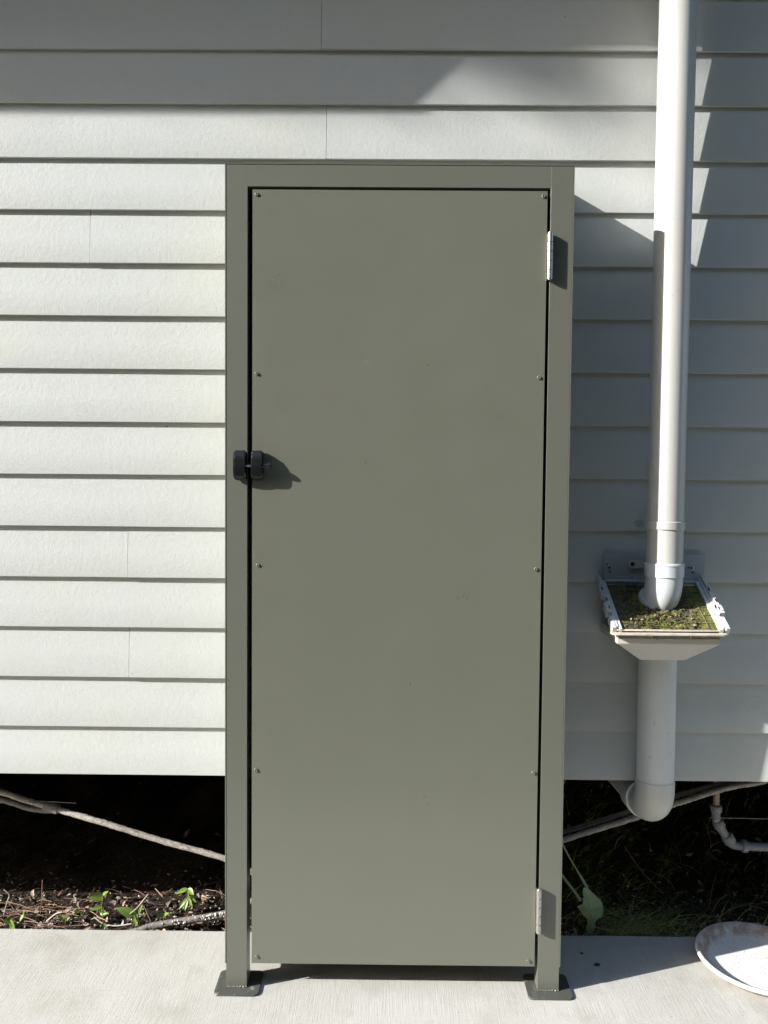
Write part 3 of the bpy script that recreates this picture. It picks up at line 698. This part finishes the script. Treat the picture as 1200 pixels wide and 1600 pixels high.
weed((-.775, .35, -.045), [((-.782, .355, -.006), (-.835, .335, .026), .0135, (-.3, -.8, .6), dict(curl=.25)), ((-.777, .345, -.035), (-.781, .335, .006), .008, (-.5, -.9, .1), dict(curl=.0)), ((-.772, .35, .0), (-.762, .345, .036), .005, (-.6, -.8, .1)), ((-.768, .35, -.04), (-.764, .34, -.01), .005, (-.6, -.8, .1))],
     [[(-.775, .355, -.06), (-.777, .352, -.01), (-.782, .355, .0)], [(-.776, .35, -.01), (-.768, .35, .02), (-.76, .35, .045)]], 'weed with one wide arching leaf and a pale upright leaf beside it')
weed((-.855, .33, -.045), [((-.862, .330, -.042), (-.872, .322, -.012), .010, (-.3, -.9, .1), dict(curl=.0))], [[(-.862, .335, -.06), (-.864, .333, -.03)], [(-.872, .335, -.05), (-.876, .333, .0), (-.874, .333, .03)]], 'tiny weed with one pale rounded leaf against the path edge')
weed((-.645, .42, -.045), [((-.64, .42, .045), (-.672, .40, .040), .008, (-.2, -.6, .8)), ((-.64, .42, .045), (-.618, .40, .036), .009, (-.2, -.6, .8)), ((-.64, .42, .015), (-.665, .40, -.01), .006, (-.2, -.7, .5)), ((-.64, .42, .015), (-.645, .395, -.012), .006, (-.2, -.7, .5)), ((-.64, .42, .018), (-.622, .40, -.004), .006, (-.2, -.7, .5)), ((-.64, .42, .02), (-.61, .41, .006), .006, (-.2, -.7, .5))],
     [[(-.64, .425, -.06), (-.642, .425, .0), (-.64, .42, .045)]], 'leafy weed standing above the dark conduit left of the cupboard')
weed((-.995, .34, -.045), [((-.995, .345, -.02), (-1.012, .33, .004), .006, (-.4, -.8, .4)), ((-.995, .345, -.02), (-.978, .33, -.002), .005, (-.4, -.8, .4)), ((-.995, .345, -.03), (-1.005, .32, -.032), .005, (-.4, -.7, .5))],
     [[(-.995, .345, -.06), (-.995, .345, -.018)]], 'low three-leaved weed in front of the needle heap')
weed((-.70, .36, -.045), [((-.70, .365, -.012), (-.722, .35, .004), .0055, (-.4, -.7, .5)), ((-.70, .365, -.012), (-.684, .35, .006), .0055, (-.4, -.7, .5))],
     [[(-.70, .366, -.06), (-.70, .365, -.010)]], 'small two-leaved weed just above the dark conduit')
# pale withered leaf right of the cupboard
wl = empty('withered_plant', (.61, .33, -.04)); tag(wl, 'plant with one big pale ragged hanging leaf beside the cupboard foot', 'plant')
bm = bmesh.new()
out = [(.582, .104), (.5935, .100), (.607, .086), (.6215, .072), (.629, .055), (.632, .036), (.628, .016), (.616, .010), (.6105, -.004), (.6085, -.024), (.602, -.042), (.592, -.045), (.5885, -.028), (.5915, -.008), (.592, .009), (.580, .020), (.575, .032), (.5665, .045), (.578, .056), (.582, .074), (.580, .090)]
cen = bm.verts.new((.602, .332, .036)); vs = [bm.verts.new((.604+(x-.602)*1.22, .338+.003*math.sin(i*1.3), z)) for i, (x, z) in enumerate(out)]
for i in range(len(vs)): bm.faces.new((cen, vs[i], vs[(i+1) % len(vs)]))
bmesh.ops.subdivide_edges(bm, edges=bm.edges, cuts=2, use_grid_fill=True)
for v in bm.verts: v.co.y += .006*noise.noise(v.co*45)
bmesh.ops.solidify(bm, geom=bm.faces[:], thickness=.0006)
obj('leaf', bm, M_pleaf, wl, sharp=60)
bm = bmesh.new(); tube(bm, spline([(.515, .42, .235), (.545, .40, .175), (.575, .36, .128), (.592, .345, .100)], 6), [.0026]*12+[.004]*7, 8); obj('stem', bm, M_pleaf, wl); bm = bmesh.new()
tube(bm, spline([(.49, .40, .165), (.525, .38, .118), (.555, .355, .085), (.572, .345, .062)], 6), .0040, 8)
obj('stem', bm, M_pleaf, wl)
bm = bmesh.new(); tube(bm, spline([(.618, .35, .022), (.624, .345, -.01), (.622, .34, -.05)], 6), .0035, 8); obj('stalk', bm, plain('stalk_brown', (.10, .05, .04)), wl); bm = bmesh.new(); tube(bm, spline([(.625, .35, .03), (.632, .345, .0), (.632, .34, -.05)], 6), .0025, 8)
obj('stalk', bm, plain('stalk_brown', (.10, .05, .04)), wl)

# ------------------------------------------------------------------ litter, twigs, grass
def soil_z(x, y):
    return -.035 + .018*noise.noise(Vector((x*5, y*5, 0))) + .012*noise.noise(Vector((x*22, y*22, 4))) + .05*max(0, y-1.2)
rnd = random.Random(21); bm = bmesh.new()
for k in range(15000):
    near = rnd.random() < .62
    x = rnd.uniform(-1.9, 2.4); y = (.276+abs(rnd.gauss(0, .16))) if near else rnd.uniform(.28, 4.6)
    if not near: x = rnd.uniform(-2.6, 3.3)
    L = rnd.uniform(.002, .009) if near else rnd.choice([rnd.uniform(.004, .012), rnd.uniform(.008, .026)]); wd = L*rnd.uniform(.15, .55)
    if not near and x < .3 and rnd.random() < .5: continue
    c = Vector((x, y, soil_z(x, y)+rnd.uniform(.001, .012)))
    R = Matrix.Rotation(rnd.uniform(0, 6.28), 3, 'Z') @ Matrix.Rotation(rnd.gauss(0, .5), 3, 'X') @ Matrix.Rotation(rnd.gauss(0, .45), 3, 'Y')
    cu = rnd.uniform(-.3, .4)*L
    vs = [bm.verts.new(c+R @ Vector(q)) for q in ((-L, 0, -cu), (-L*.3, -wd, 0), (L*.45, -wd*.8, 0), (L, 0, -cu), (L*.4, wd*.8, 0), (-L*.35, wd, 0))]
    a = bm.faces.new(vs); a.material_index = rnd.choice([0, 0, 0, 0, 1, 1, 2, 4]) if near else rnd.choice([0, 0, 0, 5, 5, 3, 5])  # distant litter gets darker colours, with the under-floor shade painted in
for k in range(260):
    x = rnd.uniform(-1.3, -.42) if k < 170 else rnd.uniform(.5, 1.6); y = rnd.uniform(.285, .52) if k < 170 else rnd.uniform(.3, 1.1)
    L = rnd.uniform(.006, .018); wd = L*rnd.uniform(.25, .6); c = Vector((x, y, soil_z(x, y)+rnd.uniform(.003, .014)))
    R = Matrix.Rotation(rnd.uniform(0, 6.28), 3, 'Z') @ Matrix.Rotation(rnd.gauss(0, .7), 3, 'X') @ Matrix.Rotation(rnd.gauss(0, .6), 3, 'Y')
    mi = rnd.choice([0, 1, 1, 2, 3, 0]); cu = rnd.uniform(.1, .6)
    q = [[bm.verts.new(c+R @ Vector((L*(i/3-1), wd*math.sin(math.pi*(i+.35)/6.7)*j, -cu*L*((i/3-1)**2)+cu*wd*abs(j)*.6))) for j in (-1, 0, 1)] for i in range(7)]
    for a, b in zip(q, q[1:]):
        for j in (0, 1): f = bm.faces.new((a[j], a[j+1], b[j+1], b[j])); f.material_index = mi
for k in range(150):
    x = rnd.uniform(-1.3, -.42) if k < 100 else rnd.uniform(.5, 1.7); y = rnd.uniform(.285, .6); L = rnd.uniform(.01, .04); a = rnd.uniform(0, 3.14); z = soil_z(x, y)+rnd.uniform(.003, .014)
    n0 = len(bm.faces); d = Vector((math.cos(a)*L, math.sin(a)*L, rnd.gauss(0, .25)*L)); c = Vector((x, y, z))
    tube(bm, [c-d, c+Vector((0, 0, rnd.uniform(-.1, .3)*L)), c+d], rnd.uniform(.0005, .0015), 5)
    bm.faces.ensure_lookup_table(); mi = rnd.choice([0, 1, 2, 3])
    for f in bm.faces[n0:]: f.material_index = mi
lt = obj('leaf_litter', bm, M_leafs, smooth=False); tag(lt, 'dry leaf and bark litter on the dark soil', 'leaf litter', kind='stuff')
# pine-needle straw, left corner
bm = bmesh.new()
for k in range(55):
    x = rnd.gauss(-1.15, .10); y = rnd.uniform(.30, .46); L = rnd.uniform(.02, .07); a = rnd.gauss(.0, .75); z = soil_z(x, y)+rnd.uniform(.004, .03)*max(0, 1-abs(x+1.13)*3)+.004
    p0 = Vector((x-L*math.cos(a), y-L*math.sin(a)*.4, z+rnd.gauss(0, .004))); p1 = Vector((x, y, z+.004)); p2 = Vector((x+L*math.cos(a), y+L*math.sin(a)*.4, z+rnd.gauss(0, .004)))
    tube(bm, [p0, p1, p2], rnd.uniform(.0004, .0010), 4)
st = obj('needle_straw', bm, Mat('needle', (.28, .15, .09), .7).mix(.3, (.36, .26, .17)).m); tag(st, 'reddish fallen needles heaped at the far left path edge', 'straw', kind='stuff')
def twig(pts, r, label, c=(.26, .19, .13)):
    o = obj('twig', tube(bmesh.new(), spline(pts, 5), r, 7, jitter=.1, seed=3), plain('twig_bark', c)); return tag(o, label, 'twig', 'twigs poking out of the litter')
twig([(-1.195, .37, -.018), (-1.185, .37, .02), (-1.178, .37, .045), (-1.195, .37, .062)], .0016, 'hooked pale twig at the far left edge of the photo', (.45, .40, .32))
twig([(-1.082, .37, -.02), (-1.078, .37, .03), (-1.075, .37, .093)], .0010, 'thin upright reddish twig above the needle heap', (.30, .14, .10))
twig([(-.905, .34, -.005), (-.875, .335, -.022), (-.84, .33, -.026), (-.79, .335, -.022)], .0020, 'pale twig lying between two weeds behind the path edge', (.5, .45, .38))
twig([(-.80, .35, .0), (-.775, .35, .022), (-.75, .345, .055), (-.742, .345, .066)], .0014, 'forked dry twig sticking up from the arching weed', (.42, .36, .28))
twig([(-.755, .345, .030), (-.74, .34, .0), (-.722, .335, -.035)], .0009, 'fine stalk leaning down right from the forked twig', (.30, .26, .2))
twig([(-1.05, .34, -.02), (-1.02, .335, .006), (-1.0, .335, .012)], .0022, 'curved pale twig on the needle heap', (.5, .4, .32))
twig([(1.1374, .8, .0), (1.17, .8, -.03), (1.20, .78, -.05)], .007, 'dark stick leaning under the boards left of the grey pipe', (.10, .085, .085))
twig([(.78, .6, .11), (.83, .58, .04), (.90, .55, -.03)], .0013, 'long fine stalk slanting down beneath the white bend', (.22, .18, .12))
# hanging wires far back
tag(obj('wire', tube(bmesh.new(), spline([(-1.55, .5, .20), (-1.35, .5, .26), (-1.2, .5, .285), (-1.02, .5, .28)], 8), .0012, 6), plain('wire_pale', (.35, .33, .3))), 'fine pale root trailing in the dark at far left', 'root')
tag(obj('string', tube(bmesh.new(), [(1.06, .6, .212), (1.6, .6, .208)], .0014, 6), plain('string_pale', (.5, .48, .45))), 'taut pale string behind the grey waste pipe', 'string')
# grass right of the cupboard
bm = bmesh.new(); rnd = random.Random(8)
def blade(bm, x, y, L, a, lean, wd, mi):
    z = soil_z(x, y); prev = None; d = Vector((math.cos(a), math.sin(a)*.5, 0)); sdv = Vector((-d.y, d.x, 0)).normalized()
    for i in range(6):
        t = i/5; p = Vector((x, y, z)) + d*(lean*L*t**1.6) + Vector((0, 0, L*(t-.45*lean*t*t)))
        w_ = wd*(1-t)**.7
        cur = (bm.verts.new(p-sdv*w_+Vector((0, 0, 0))), bm.verts.new(p+sdv*w_))
        if prev: f = bm.faces.new((prev[0], prev[1], cur[1], cur[0])); f.material_index = mi
        prev = cur
for k in range(3400):
    if rnd.random() < .45: x = rnd.gauss(.72, .09); y = .285+abs(rnd.gauss(0, .08)); L = rnd.uniform(.02, .07)
    else: x = rnd.uniform(.45, 1.9); y = .30+rnd.random()**1.2*1.6; L = rnd.uniform(.04, .16)
    if .52 < x < .66 and y < .36: L *= .4
    blade(bm, x, y, L, rnd.choice([rnd.gauss(0, .5), rnd.gauss(3.1, .5)]), rnd.uniform(.3, 1.5), rnd.uniform(.0007, .0018), 1 if rnd.random() < (.4 if y < .42 and x < .9 else .12) else 0)  # extra pale straw near the cupboard stands in for a sunlit patch
gr = obj('grass', bm, [M_grass, M_straw], smooth=False); tag(gr, 'straggly green and straw grass in the shade behind the path', 'grass', kind='stuff')
